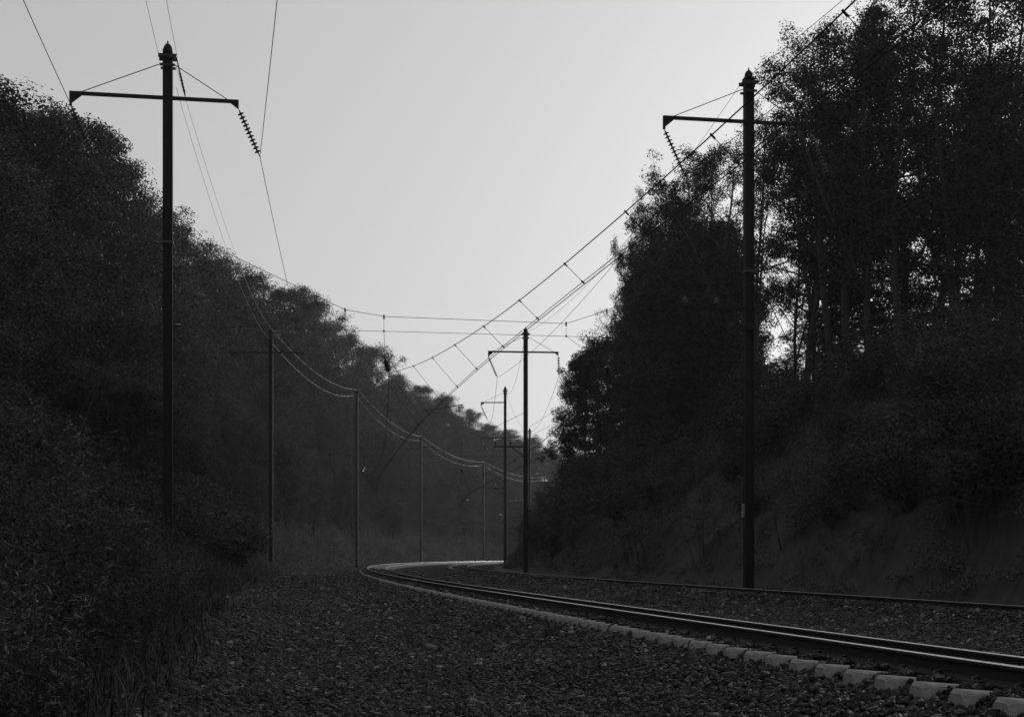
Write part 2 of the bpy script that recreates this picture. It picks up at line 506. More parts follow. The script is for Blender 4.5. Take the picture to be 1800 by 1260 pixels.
def place_tie(s, o, zt, clips, label, group):
    x, y = P(s, o)
    jit = random.uniform(-.006, .006)
    e = empty('railroad_tie', (float(x), float(y), zt + float(grade(s)) + random.uniform(-.004, .003)))
    e.rotation_euler = (0, math.atan(CANT / GAUGE), -heading(s) + jit)
    e['label'] = label; e['category'] = 'railroad tie'; e['group'] = group
    b = link('tie_block', TIE_ME, e)
    for q in (0, GAUGE):
        if clips:
            for me in (CLIP_L, CLIP_R):
                c = link('rail_clip', me, b); c.location = (q, 0, 0)
    return e
PAD = .012
n1 = 0
k = 0
while n1 < 215:
    s = TIE0 + k * TIE; k += 1
    x, y = P(s, -.6)
    if y < 6: continue
    vis = x / y < .40
    if not vis: continue
    lab = f'{ORD[n1 - 1]} concrete tie end counting from the lower right corner, pale block against dark ballast' if 1 <= n1 <= 12 else 'pale concrete tie in the long row under the near track, further off around the bend'
    if n1 == 0: lab = 'pale concrete tie cut off by the lower right corner of the photograph'
    place_tie(s, 0, RAIL - .186 - PAD, n1 < 110, lab, 'concrete ties under the near track')
    n1 += 1
T1_end = k
n2 = 0; k2 = 0
while n2 < 80:
    s = 95 + k2 * TIE; k2 += 1
    place_tie(s, T2O, Z2 - .186 - PAD, False, 'weathered concrete tie under the far track, sunk in ballast near the two middle poles', 'concrete ties under the far track')
    n2 += 1
def far_ties():
    me0 = TIE_ME
    v = np.zeros(len(me0.vertices) * 3); me0.vertices.foreach_get('co', v); v = v.reshape(-1, 3)
    F0 = [list(p.vertices) for p in me0.polygons]
    V = []; F = []
    def one(s, o, zt):
        x, y = P(s, o); h = heading(s); M = Matrix.Rotation(-h, 3, 'Z') @ Matrix.Rotation(math.atan(CANT / GAUGE), 3, 'Y')
        b = len(V)
        for p in v:
            q = M @ Vector(p); V.append((q.x + x, q.y + y, q.z + zt + grade(s)))
        F.extend([[b + i for i in f] for f in F0])
    for j in range(T1_end, T1_end + 330): one(TIE0 + j * TIE, 0, RAIL - .186 - PAD)
    for j in range(150): one(TIE0 + (25 + j) * TIE, T2O, Z2 - .186 - PAD - .05)
    for j in range(200): one(95 + (n2 + j) * TIE, T2O, Z2 - .186 - PAD)
    me = bpy.data.meshes.new('distant_railroad_ties'); me.from_pydata(V, [], F); me.materials.append(M_CONC); me.update()
    tag(link('distant_railroad_ties', me), 'remaining concrete ties merging into a pale band around the distant bend', 'railroad ties', 'concrete ties merging into a band', 'stuff')
far_ties()

# ------------------------------------------------------------------ poles
def at(u, y, D):
    return Vector(((u - 900) / FPX * D, D, (HOR - y) / FPX * D + CAMZ))

def disc_profile(n, L):
    pr = [(0, .012)]
    step = (L - .25) / n
    for i in range(n):
        t = .12 + i * step
        pr += [(t, .03), (t + step * .22, .05), (t + step * .42, .127), (t + step * .52, .125), (t + step * .56, .045), (t + step * .9, .03)]
    pr += [(L - .1, .015), (L, .02)]
    return pr

def strg(name, a, b, n, parent):
    mb = MB(); mb.lathe(a, b, disc_profile(n, (Vector(b) - Vector(a)).length), 12)
    return mb.build(name, M_INS, parent, True)

def pole(u, D, ytop, label, left=3.6, right=2.65, arm_drop=2.05, pinarm=False, low_arm=False, guys=None, plate=False, swing=(.85, .8), zb=None):
    base = Vector(((u - 900) / FPX * D, D, 0))
    s, o = so_of(base.x, base.y); s = float(s[0])
    zg = gz(base.x, base.y) - .4 if zb is None else zb
    ztop = (HOR - ytop) / FPX * D + CAMZ
    r = empty('catenary_pole', (base.x, base.y, zg), -heading(s))
    tag(r, label, 'utility pole', 'steel catenary poles along both sides of the tracks')
    H = ztop - zg
    m = MB()
    for sx in (-1, 1): m.box((sx * .165, 0, (H - .25) / 2), (.026, .34, H - .25))
    m.box((0, 0, (H - .25) / 2 - .002), (.304, .022, H - .254))
    m.build('mast', M_POLE, r)
    # rounded cap with finial
    m = MB(); m.lathe((0, 0, H - .3), (0, 0, H), [(0, .17), (.12, .17), (.2, .15), (.29, .09), (.33, .03), (.36, .03), (.42, .03)], 8); m.build('cap', M_POLE, r)
    m = MB()
    for sy in (-.2, .2):
        m.box((0, sy, H - .5), (.68, .05, .14)); m.box((0, sy, H - .85), (.56, .05, .09))
    for sx in (-1, 1): m.box((sx * .24, 0, H - .5), (.05, .36, .12)); m.build('top_bracket', M_STEEL, r)
    tips = {}
    za = H - arm_drop
    for side, L in ((-1, left), (1, right)):
        if not L: continue
        m = MB()
        m.bar((side * .18, 0, za), (side * L, 0, za), .10, .13)
        if side < 0:
            m.box((side * (L - .04), 0, za - .22), (.09, .1, .5))
            m.add([(side * (L - .08), y_, za - .07) for y_ in (-.02, .02)] + [(side * (L - .45), y_, za - .07) for y_ in (-.02, .02)] + [(side * (L - .08), y_, za - .38) for y_ in (-.02, .02)],
                  [(0, 2, 4), (1, 5, 3), (2, 3, 5, 4), (0, 1, 3, 2)])
            tip = Vector((side * (L - .04), 0, za - .47))
        else:
            m.add([(side * L, y_, za - .06) for y_ in (-.03, .03)] + [(side * (L - .32), y_, za - .06) for y_ in (-.03, .03)] + [(side * L, y_, za - .3) for y_ in (-.03, .03)],
                  [(0, 4, 2), (1, 3, 5), (2, 4, 5, 3), (0, 2, 3, 1), (0, 1, 5, 4)])
            tip = Vector((side * L, 0, za - .29))
        a = m.build('crossarm', M_POLE, r)
        mt = MB(); mt.tube([(side * .17, 0, H - .72), (side * (L - .42), 0, za + .06)], .017, 6); mt.build('tie_rod', M_STEEL, r)
        sw = swing[0 if side < 0 else 1]
        end = tip + Vector((sw, 0, -1.78))
        strg('insulator_string', tip, end, 11, a)
        tips[side] = end
    if low_arm:
        zl = H - low_arm
        m = MB(); m.bar((-.18, 0, zl), (-3.2, 0, zl), .10, .13); m.box((-3.16, 0, zl - .3), (.08, .08, .7))
        a = m.build('crossarm', M_POLE, r); strg('insulator_string', (-3.16, 0, zl - .6), (-2.2, 0, zl - 2.0), 10, a)
    if pinarm:
        zl = pinarm - zg
        m = MB(); m.bar((.22, 0, zl), (-2.75, 0, zl), .11, .10); m.bar((-1.2, 0, zl - .07), (-.18, 0, zl - .78), .07)
        m.box((0, 0, zl - .8), (.5, .4, .08)); a = m.build('pin_crossarm', M_POLE, r)
        for px in (-2.65, -1.33):
            mi = MB(); mi.lathe((px, 0, zl + .05), (px, 0, zl + .45), [(0, .02), (.12, .02), (.13, .10), (.18, .11), (.2, .06), (.23, .10), (.28, .10), (.33, .05), (.36, .04)], 12)
            mi.build('pin_insulator', M_INS, a, True)
    if guys:
        for (gx, gy, zs, ga) in guys:                      # anchor x,y world; start height, start offset
            ax, ay = gx - base.x, gy - base.y; c_, s_ = math.cos(heading(s)), math.sin(heading(s))
            lx, ly = ax * c_ - ay * s_, ax * s_ + ay * c_
            mg = MB(); mg.tube([(ga, 0, zs - zg), (lx, ly, gz(gx, gy) - zg - .1)], .02, 5); mg.build('guy_wire', M_WIRE, r)
        mb = MB(); mb.box((0, 0, guys[0][2] - zg), (.42, .38, .08)); mb.box((guys[0][3], 0, guys[0][2] - zg + .06), (.14, .14, .2)); mb.build('guy_clamp', M_STEEL, r)
    if plate:
        mp = MB(); mp.box((-.26, -.05, 3.3 - zg), (.13, .01, .55)); mp.box((-.2, -.03, 3.45 - zg), (.06, .02, .03)); mp.build('number_plate', M_PLATE, r)
    M = Matrix.Translation(Vector((base.x, base.y, zg))) @ Matrix.Rotation(-heading(s), 4, 'Z')
    return {'o': r, 'tips': {k_: M @ v_ for k_, v_ in tips.items()}, 'top': M @ Vector((0, 0, H - .4)), 's': s, 'M': M, 'base': base, 'H': H, 'zg': zg}

L1 = pole(295, 52, 78, 'tallest dark pole on the left, its crossarm hanging two strings of disc insulators',
          guys=[(-17.6, 50.3, 13.4, -.25), (-17.0, 49.3, 13.5, -.25)])
L2 = pole(476, 116, 577, 'second pole on the left bank, thin bright right edge, crossarm lost against the trees', swing=(.85, .7), left=3.3, right=2.8)
L3 = pole(627, 178, 682, 'third pole on the left, at the outside of the bend, with one short arm', left=0, right=2.5, swing=(.3, .3))
L4 = pole(740, 240, 765, 'fourth pole on the left, faint in the haze past the bend', left=0, right=2.5, swing=(.5, .5))
L5 = pole(850, 302, 810, 'faintest and furthest pole of the left row, just left of the two middle poles', left=0, right=0)
R1 = pole(1316, 54.9, 125, 'big dark pole on the right before the wooded bank, with a small white plate', pinarm=11.4,
          guys=[(14.2, 56.6, 12.9, .28), (15.6, 57.6, 12.8, .28)], plate=True, left=3.55, right=2.6)
R2 = pole(924, 118, 577, 'taller of the two middle poles, with a full crossarm against the sky', pinarm=11.0, left=3.25, right=2.85, swing=(.75, .05))
R3 = pole(888, 180, 680, 'slimmer middle pole just left of the taller one, with two arms pointing left', pinarm=10.6, left=3.2, right=0, low_arm=6.7, swing=(.8, .8))
R4 = pole(931, 243, 753, 'far pole peeking out behind the right edge of the taller middle pole', left=0, right=0, pinarm=11.3)
L6 = pole(957, 362, 837, 'tiny hazy pole against the distant trees, between the middle poles and the right bank', left=0, right=0)
R5 = pole(1000, 300, 803, 'short dark pole top poking out over the shrubs of the right bank', left=0, right=0)

# ------------------------------------------------------------------ overhead wires
def sagpts(a, b, sag, n=24):
    a, b = Vector(a), Vector(b)
    return [a.lerp(b, t) - Vector((0, 0, 4 * sag * t * (1 - t))) for t in [i / n for i in range(n + 1)]]

def wire(a, b, sag, r, label, mat=None, name='power_line', cat='power line', group='lines strung between the pole tops'):
    m = MB(); m.tube(sagpts(a, b, sag), r, 5)
    o = m.build(name, mat or M_WIRE, None, True)
    return tag(o, label, cat, group)

def back(p, shift):                                        # same fitting on the unseen pole behind the camera
    return Vector((p.x + 11.8, p.y - 63, p.z))
wire(L1['tips'][-1], back(L1['tips'][-1], 0), .8, .0125, 'line from the left insulators of the tallest left pole to the upper left corner')
wire(L1['tips'][1], back(L1['tips'][1], 0) + Vector((1.6, 0, 0)), .8, .0125, 'steep line from the right insulators of the tallest left pole to the top edge')
wire(L1['tips'][-1], L2['tips'][-1], .7, .0125, 'line from the left insulator string of the tallest left pole down across the trees')
wire(L1['tips'][1], L2['tips'][1], .7, .0125, 'line across open sky from the tallest left pole down to the second pole')
for dx, w in ((-.34, 'left'), (.34, 'right')):
    a = L1['M'] @ Vector((dx, 0, L1['H'] - .42))
    wire(a, back(a, 0), 1.1, .008, f'thin wire leaving the {w} side of the tallest left pole top for the top edge', M_WIRE)
    b = L2['M'] @ Vector((dx * .5, 0, L2['H'] - (.2 if dx > 0 else .9)))
    a2 = L1['M'] @ Vector((.3, 0, L1['H'] - (.8 if dx > 0 else 1.6)))
    wire(a2, b, 1.5, .008, f'{"upper" if dx > 0 else "lower"} of two thin wires swooping from the tallest left pole top to the second', M_WIREB)
    names = ['second', 'third', 'fourth', 'fifth', 'faintest']
    seq = [L2, L3, L4, L5, L6]
    for i in range(4):
        p, q = seq[i], seq[i + 1]
        d0 = .2 if dx > 0 else .9
        wire(p['M'] @ Vector((dx * .5, 0, p['H'] - d0)), q['M'] @ Vector((dx * .5, 0, q['H'] - d0)), 1.3 if dx > 0 else 1.7, .011 + .002 * i,
             f'{"upper" if dx > 0 else "lower"} bright wire sagging from the {names[i]} left pole to the next one along the bank', M_WIREB)
# small strain insulator on the near left pole
m = MB(); pA = L1['M'] @ Vector((.32, 0, L1['H'] - .5)); pB = L1['M'] @ Vector((.62, .8, L1['H'] - 1.8))
m.lathe(pA, pB, [(0, .02)] + [(.55 + i * .06, .05 if i % 2 else .03) for i in range(12)] + [(1.45, .01)], 8)
o_ = m.build('strain_insulator', M_INS, None); o_.parent = L1['o']; o_.matrix_parent_inverse = L1['M'].inverted()
wire(R1['top'] + Vector((-.3, 0, -.1)), R2['top'], 1.5, .009, 'thin wire from the big right pole top down to the taller middle pole top')
wire(R1['top'] + Vector((.1, 0, .25)), back(R1['top'], 0) + Vector((0, 0, .25)), 1.1, .011, 'line rising from the big right pole top across open sky to the top edge')
wire(R1['tips'][-1], R2['tips'][-1], .9, .0125, 'line from the left insulator string of the big right pole to the taller middle pole')
wire(R1['tips'][-1], back(R1['tips'][-1], 0), .8, .0125, 'line from the left insulator string of the big right pole toward the upper right corner')
wire(R1['tips'][1], R2['tips'][1], .9, .0125, 'line from the right insulators of the big right pole to the middle pole')
wire(R1['tips'][1], back(R1['tips'][1], 0), .8, .0125, 'line from the right insulator string of the big right pole up across the dark trees')
wire(R2['tips'][-1], R3['tips'][-1], 2.0, .016, 'slack line looping between the left insulator strings of the two middle poles')
wire(R2['tips'][1], R4['top'], 1.5, .016, 'line dropping from the right insulator string of the taller middle pole to the far pole')
wire(R2['top'], R3['top'], 2.2, .012, 'thin slack wire between the tops of the two middle poles')
wire(R3['tips'][-1], R4['top'], 1.0, .016, 'line from the left insulator string of the slimmer middle pole toward the far pole')
wire(R3['top'], R4['top'], 1.5, .013, 'thin wire from the slimmer middle pole top to the far pole')
wire(R4['top'], R5['top'], 1.5, .015, 'thin wire from the far pole to the short pole top on the right bank')
for px, w in ((-2.65, 'outer'), (-1.33, 'inner')):
    q = [p_['M'] @ Vector((px, 0, z_ - p_['zg'] + .4)) for p_, z_ in ((R1, 11.4), (R2, 11.0), (R3, 10.6), (R4, 11.3))]
    wire(q[0], back(q[0], 0), .7, .009, f'thin wire from the {w} pin insulator of the big right pole rising rightward')
    wire(q[0], q[1], .9, .009, f'thin wire from the {w} pin insulator of the big right pole to the next pole')
    wire(q[1], q[2], .9, .011, f'thin wire between the {w} pin insulators of the two middle poles')
    wire(q[2], q[3], .9, .013, f'thin wire from the {w} pin insulator of the slimmer middle pole into the haze')

# contact system: one hanging assembly per track and per span
ST = [L1['s'] + .5 - 63.2, L1['s'] + .5, L2['s'] + .5, L3['s'] + .5, L4['s'] + .5, L5['s'] + .5]
CH = 5.4 + CAMZ
def cpt(s, tr, dz=0.0, do=0.0):
    if tr == 0: do += float(np.interp(s, [14, 26, 40, 54, 80], [.22, 0, -.2, -.2, 0]))
    x, y = P(s, (0 if tr == 0 else T2O) + .75 + do)
    return Vector((float(x), float(y), CH + float(grade(s)) + dz))
def mess(i, t, tr):
    q = (2 * t - 1) ** 2
    s = ST[i] + (ST[i + 1] - ST[i]) * t
    return cpt(s, tr, .42 + 1.5 * q ** 1.2, -(.33 + (1.0 if tr == 0 else .35) * q))
SPN = ['above the camera toward the big poles', 'between the front poles and the second pair', 'between the second and third pairs of poles', 'past the slimmer middle pole', 'far off in the haze']
for tr in (0, 1):
    for i in range(5):
        thick = 1 + .25 * i
        e = empty('overhead_contact_line', tuple(cpt(ST[i] if i else 1.0, tr)))
        tag(e, f'wires with droppers over the {"near" if tr == 0 else "far"} track, {SPN[i]}', 'overhead wires', 'contact wire spans over the tracks')
        inv = Matrix.Translation(-e.location)
        def put(pts, r, name, n=5):
            m = MB(); m.tube([inv @ p for p in pts], r, n); return m.build(name, M_WIRE, e, True)
        N = 32
        ts = [j / N for j in range(N + 1)]
        put([mess(i, t, tr) for t in ts], .0105 * thick, 'messenger_wire')
        put([cpt(ST[i] + (ST[i + 1] - ST[i]) * t, tr) for t in ts], .009 * thick, 'contact_wire')
        put([cpt(ST[i] + (ST[i + 1] - ST[i]) * t, tr, .085, .02) for t in ts], .008 * thick, 'auxiliary_wire')
        L = ST[i + 1] - ST[i]
        nd = 15
        for j in range(nd):
            t = (j + .5) / nd
            if i == 0 and t < .25: continue
            a = mess(i, t, tr); b = cpt(ST[i] + L * t, tr, .085, .02)
            m = MB(); a_, b_ = inv @ a, inv @ b
            m.tube([a_, b_], .006 * thick, 4)
            d = (b_ - a_).normalized()
            m.tube([a_ - d * .03, a_ + d * .07], .016, 6); m.tube([b_ - d * .04, b_ + d * .06], .018, 6)
            m.build('dropper', M_WIRE, e)

def cross_span(Lp, Rp, i, label, tk=1.0):
    e = empty('cross_span', tuple(Lp['M'] @ Vector((.2, 0, 10))))
    tag(e, label, 'overhead wires', 'cross spans between pole pairs')
    inv = Matrix.Translation(-e.location)
    A, B = Lp['M'] @ Vector((.2, 0, -Lp['zg'])), Rp['M'] @ Vector((-.2, 0, -Rp['zg']))
    def q(t, z):
        v = A.lerp(B, t); v.z = z; return inv @ v
    bz = [(0, 14.0), (.29, 11.0), (.357, 10.77), (.677, 10.65), (.75, 11.2), (1, 13.9)]
    sz = lambda t: 10.25 - .15 * t
    m = MB(); m.tube([q(*p) for p in bz], .0105 * tk, 5); m.build('body_wire', M_WIRE, e)
    m = MB(); m.tube([q(0, sz(0)), q(1, sz(1))], .009 * tk, 5); m.build('steady_wire', M_WIRE, e)
    for t in (.06,):
        m = MB(); m.lathe(q(.0, sz(0)), q(.02, sz(0)), [(0, .02), (.1, .06), (.25, .06), (.35, .02)], 8); m.build('strain_insulator', M_INS, e)
    for t, z in ((.29, 11.0), (.357, 10.77), (.677, 10.65), (.75, 11.2)):
        m = MB(); m.tube([q(t, z + .06), q(t, z - .1)], .035, 6); m.tube([q(t, z), q(t, sz(t))], .006 * tk, 4); m.tube([q(t, sz(t) + .06), q(t, sz(t) - .04)], .03, 6)
        m.build('dropper', M_WIRE, e)
    for tr, (t0, t1, t2, z1) in enumerate(((.29, .357, .359, 9.13), (.677, .75, .751, 9.02))):
        node = inv @ mess(i - 1, 1.0, tr)
        j = q(t2, z1)
        m = MB(); m.tube([q(t0, sz(t0)), j], .0085 * tk, 5)
        if tr == 0: m.tube([q(t1, sz(t1)), j], .0085 * tk, 5)
        m.build('hanger', M_WIRE, e)
        strg_ = MB(); Ld = (node - j).length
        pr = [(0, .02)]
        for d_ in range(3):
            t_ = Ld * .12 + d_ * Ld * .26
            pr += [(t_, .04), (t_ + Ld * .06, .06), (t_ + Ld * .12, .12), (t_ + Ld * .15, .11), (t_ + Ld * .17, .05), (t_ + Ld * .22, .04)]
        pr += [(Ld, .02)]
        strg_.lathe(j, node, pr, 12); strg_.build('insulator_string', M_INS, e, True)
        c = inv @ cpt(ST[i], tr, .05)
        m = MB(); m.tube([node, c], .009 * tk, 5); m.tube([c + Vector((0, 0, .35)), c + Vector((1.6, .25, .65))], .015, 5); m.build('registration_arm', M_WIRE, e)
cross_span(L1, R1, 1, 'span of two level wires across open sky between the big left and right poles')
cross_span(L2, R2, 2, 'span of level wires from the second left pole to the taller middle pole', 1.4)
cross_span(L3, R3, 3, 'span of level wires from the third left pole to the slimmer middle pole', 1.8)
cross_span(L4, R4, 4, 'hazy span of level wires from the fourth left pole, low over the distant bend', 4.0)

# ------------------------------------------------------------------ foliage builders
def unit(n):
    a = rng.normal(size=(n, 3)); return a / np.linalg.norm(a, axis=1, keepdims=True)

def leaves(centres, size, up=.5, aspect=.5, dirs=None, out=None):
    """pointed leaf blades, one folded quad each"""
    n = len(centres)
    nrm = unit(n)
    if out is not None: nrm = nrm * .65 + out / (np.linalg.norm(out, axis=1, keepdims=True) + 1e-6) * .8; nrm[:, 2] += up * .8
    else: nrm[:, 2] = np.abs(nrm[:, 2]) + up
    nrm /= np.linalg.norm(nrm, axis=1, keepdims=True)
    d = unit(n) if dirs is None else dirs + unit(n) * .35
    if dirs is None: d[:, 2] -= .25
    d -= nrm * np.sum(d * nrm, 1, keepdims=True); d /= np.linalg.norm(d, axis=1, keepdims=True) + 1e-9
    w = np.cross(nrm, d)
    L = size * rng.uniform(.65, 1.3, (n, 1)); W = L * aspect
    a = centres - d * L * .5; c = centres + d * L * .5
    b = centres + w * W * .5 - d * L * .08 + nrm * W * .15; e = centres - w * W * .5 - d * L * .08 + nrm * W * .15
    return np.stack([a, b, c, e], 1).reshape(-1, 3)

def leaf_mesh(name, Vs, mat):
    V = np.concatenate(Vs)
    return np_mesh(name, V, np.arange(len(V)).reshape(-1, 4), mat)

def wander(p, d, L, n, curl, lift=0.0):
    pts = [np.array(p, float)]; d = np.array(d, float)
    for _ in range(n):
        d = d + rng.normal(size=3) * curl; d[2] += lift; d /= np.linalg.norm(d)
        pts.append(pts[-1] + d * L / n)
    return pts

def make_tree(kind, H):
    """returns (trunk mesh, crown mesh); base at the origin"""
    mb = MB(); cl = []; lf = []
    P_ = dict(broad=dict(cb=.14, wid=.25, nl=26, clump=1.0, nleaf=115, leaf=.165, trunk=.018, twig=4),
              tall=dict(cb=.35, wid=.21, nl=24, clump=.75, nleaf=72, leaf=.16, trunk=.0125, twig=4),
              airy=dict(cb=.27, wid=.20, nl=22, clump=.6, nleaf=42, leaf=.155, trunk=.011, twig=5),
              vine=dict(cb=.03, wid=.25, nl=30, clump=.95, nleaf=230, leaf=.175, trunk=.014, twig=4))[kind]
    nt_ = 14
    tr = wander((0, 0, -.5), (rng.normal() * .05, rng.normal() * .05, 1), H * .97, nt_, .07, .06)
    dx = tr[-1][:2] - tr[0][:2]
    for i in range(nt_ + 1): tr[i][:2] -= dx * (i / nt_) * .85
    r0 = P_['trunk'] * H
    rr = [r0 * (1.25 if i == 0 else 1) * (1 - .9 * (i / nt_) ** 1.1) + .01 for i in range(nt_ + 1)]
    mb.tube(tr, rr, 8)
    def tp(f):
        x = f * nt_; i = min(int(x), nt_ - 1); return tr[i] * (1 - (x - i)) + tr[i + 1] * (x - i)
    if kind in ('tall', 'airy') and rng.random() < .7:        # forked stem
        f0 = rng.uniform(.25, .4); a = rng.uniform(0, 6.28)
        fk = wander(tp(f0), (math.cos(a) * .3, math.sin(a) * .3, 1), H * (1 - f0) * .8, 9, .06, .05)
        mb.tube(fk, [rr[5] * .75 * (1 - .85 * i / 9) + .01 for i in range(10)], 6)
        tips0 = fk
    else: tips0 = None
    for j in range(P_['nl']):
        f = P_['cb'] + (1 - P_['cb']) * ((j + rng.uniform(0, .8)) / P_['nl']) ** .9
        f = min(f, .985)
        a = j * 2.4 + rng.uniform(-.5, .5)
        g = (f - P_['cb']) / (1 - P_['cb'])
        prof = math.sin(math.pi * min(1, .2 + .78 * g) ** .9) ** .7 if kind != 'vine' else (1 - .5 * g)
        L = H * P_['wid'] * prof * (rng.uniform(.78, 1.08) if kind == 'broad' else rng.uniform(.6, 1.25)) + .6
        el = .15 + .9 * g + rng.uniform(-.15, .2)
        base = tp(f)
        if tips0 is not None and f > .5 and j % 3 == 0: base = tips0[min(int((f - .35) / .65 * 9) + 1, 9)]
        br = wander(base, (math.cos(a) * math.cos(el), math.sin(a) * math.cos(el), math.sin(el)), L, 6, .13, .03)
        rb = max(.02, rr[int(f * nt_)] * .42)
        mb.tube(br, [rb * (1 - .8 * i / 6) + .006 for i in range(7)], 5, cap=False)
        for q in range(P_['twig']):
            fi = 2 + int(q * 4 / P_['twig']) + (q % 2)
            b0 = br[min(fi, 6)]
            dd = unit(1)[0]; dd[2] = abs(dd[2]) * .5
            tw = wander(b0, dd, L * .38 * rng.uniform(.6, 1.3) + .35, 4, .25, .02)
            mb.tube(tw, [rb * .35, rb * .28, rb * .2, .012, .006], 4, cap=False)
            cl += [tw[-1], tw[3]] if kind in ('broad', 'vine') else [tw[-1], tw[2], tw[3] + rng.normal(size=3) * .25]
        cl += [br[-1], br[3]] if kind in ('broad', 'vine') else [br[-1], br[4], br[3]]
    cl.append(tr[-1]); cl.append(tr[-2])
    if kind == 'vine': cl = cl[::3]
    cl = np.array(cl)
    if kind in ('broad', 'vine'):                            # inner clumps that round the crown off
        n = 120 if kind == 'vine' else 95
        g = rng.uniform(0, 1, n); z = H * (P_['cb'] + .04 + (.94 - P_['cb']) * g)
        R_ = H * (.20 if kind == 'vine' else .23) * np.sin(np.pi * np.clip(.16 + .80 * g, 0, 1)) ** .55
        a = rng.uniform(0, 6.28, n); rad = R_ * np.sqrt(rng.uniform(.35, 1, n)) * (1 + .16 * np.sin(3 * a + g * 9))
        cl = np.concatenate([cl, np.stack([np.cos(a) * rad, np.sin(a) * rad, z], 1)])
    for c in cl:
        n = int(P_['nleaf'] * rng.uniform(.4, 1.5))
        r = P_['clump'] * rng.uniform(.55, 1.3)
        off = unit(n) * (rng.uniform(0, 1, (n, 1)) ** .3) * r * np.array([1, 1, .75])
        off[:, 2] -= .10 * (off[:, 0] ** 2 + off[:, 1] ** 2) / max(r, .1)
        lf.append(leaves(c + off, P_['leaf'], up=.5, aspect=.55, out=off))
    V_ = np.concatenate(lf); make_tree.top = float(np.percentile(V_[:, 2], 99.6))
    return mb.mesh('trunk', M_BARK, True), leaf_mesh('crown', lf, M_LEAF if kind in ('broad',) else M_LEAF2)

VAR = {}
for kind, H, cnt in (('broad', 17, 6), ('tall', 22, 5), ('airy', 21, 4), ('vine', 16, 3)):
    VAR[kind] = [(make_tree(kind, H), make_tree.top) for _ in range(cnt)]

def plant_tree(x, y, ztop, kind, label, group, name, wid=1.0, v=None):
    zg = gz(x, y)
    (tm, cm), H = VAR[kind][v if v is not None else random.randrange(len(VAR[kind]))]
    hs = max(.35, (ztop - zg) / H)
    e = empty(name, (x, y, zg), random.uniform(0, 6.28))
    ws = (min(max(hs, .7) ** .5, hs * 1.25) if kind == 'broad' else max(hs, .7) ** .5) * wid * random.uniform(.9, 1.12)
    e.scale = (ws, ws, hs)
    tag(e, label, 'tree', group)
    link('trunk', tm, e); link('crown', cm, e)
    return e

def on_ray(u, o):
    """point on the ray of column u at track offset o"""
    D = 20.0
    best = None
    Ds = np.arange(15, 600, .5); X = (u - 900) / FPX * Ds
    s, oo = so_of(X, Ds)
    i = np.where(np.diff(np.sign(oo - o)))[0]
    if len(i) == 0: return None
    j = i[0]
    return float(X[j]), float(Ds[j])

# left skyline, front row of the ridge
SKY = [(-60, 185), (5, 160), (60, 200), (125, 210), (185, 250), (230, 302), (262, 368), (320, 402), (375, 442), (425, 474), (468, 488), (512, 508), (550, 522),
       (590, 570), (625, 590), (660, 610), (700, 662), (740, 680), (785, 696), (825, 722), (860, 748), (895, 757), (935, 768), (970, 788), (1005, 795)]
GL = 'trees forming the skyline of the left hill'
desc = ['cut off by the left edge', 'highest crown at the left edge', 'left of the first pole, below its crossarm', 'rounded crown crossed by the left insulator string', 'crown just left of the first pole',
        'lacy crown touching the first pole at mid height', 'crown on the skyline just right of the first pole', 'second crown to the right of the first pole', 'crown under the two swooping wires',
        'low crown where the swooping wires meet the skyline', 'open crown above and left of the second pole', 'crown directly above the second pole', 'spreading crown right of the second pole top',
        'crown where the cross span leaves the trees', 'feathery crown reaching out toward the hanging insulators', 'crown directly below the hanging insulators', 'crown above the third pole',
        'crown right of the third pole on the falling skyline', 'crown above the fourth pole', 'crown halfway down the falling skyline', 'crown above the fifth pole', 'crown just left of the two middle poles',
        'crown seen between and past the middle poles', 'small distant crown right of the middle poles', 'last distant crown before the right bank']
for (u, y), d in zip(SKY, desc):
    o = -21 if u < 700 else -24
    p = on_ray(u, o)
    if p is None or u < -30: p = on_ray(max(u, 0), o); p = (p[0] + (u - max(u, 0)) / FPX * p[1], p[1])
    if p is None:
        print('NO', u); continue
    X, D = p
    zt = (HOR - y) / FPX * D + CAMZ
    print('skyline', u, round(X, 1), round(D), 'top', round(zt, 1), 'ground', round(gz(X, D), 1))
    plant_tree(X, D, zt + .3, 'broad' if (u not in (230, 625, 468)) else 'airy', f'leafy tree of the left hill, {d}', GL, 'broadleaf_tree', wid=1.25)

# rows on the slope of the left hill
GR = 'trees covering the slope of the left hill'
cnt = 0
def sky_y(u): return float(np.interp(u, [a for a, b in SKY], [b for a, b in SKY]))
for o0, ds, hh in ((-14.5, 4.6, 9), (-19, 5.0, 12.5), (-25, 5.6, 14.5), (-32, 6.5, 15.5)):
    s = 76 if o0 > -16 else 58 if o0 > -20 else (56 if o0 > -26 else 62)
    while s < 430:
        s += ds * random.uniform(.8, 1.25) * (1 + s / 600)
        o = o0 + random.uniform(-2, 2)
        x, y = P(s, o); x, y = float(x), float(y)
        u = 900 + x / y * FPX
        if u < -140: continue
        h = hh * random.uniform(.75, 1.12)
        zt = gz(x, y) + h
        lim = (HOR - (sky_y(u) + 14)) / FPX * y + CAMZ
        if zt > lim: zt = lim - random.uniform(0, 2.5)
        if zt - gz(x, y) < 5: continue
        zone = 'near the first pole' if s < 85 else 'between the first and second poles' if s < 118 else 'behind the second and third poles' if s < 190 else 'hazy past the third pole'
        row = {-14.5: 'lower leafy tree at the foot of the left hill', -19: 'leafy tree on the lower slope of the left hill', -25: 'leafy tree on the upper slope of the left hill', -32: 'leafy tree high behind others on the left hill'}[o0]
        plant_tree(x, y, zt, 'broad', f'{row}, {zone}', f'{row}s {zone}', 'broadleaf_tree', wid=1.15)
        cnt += 1
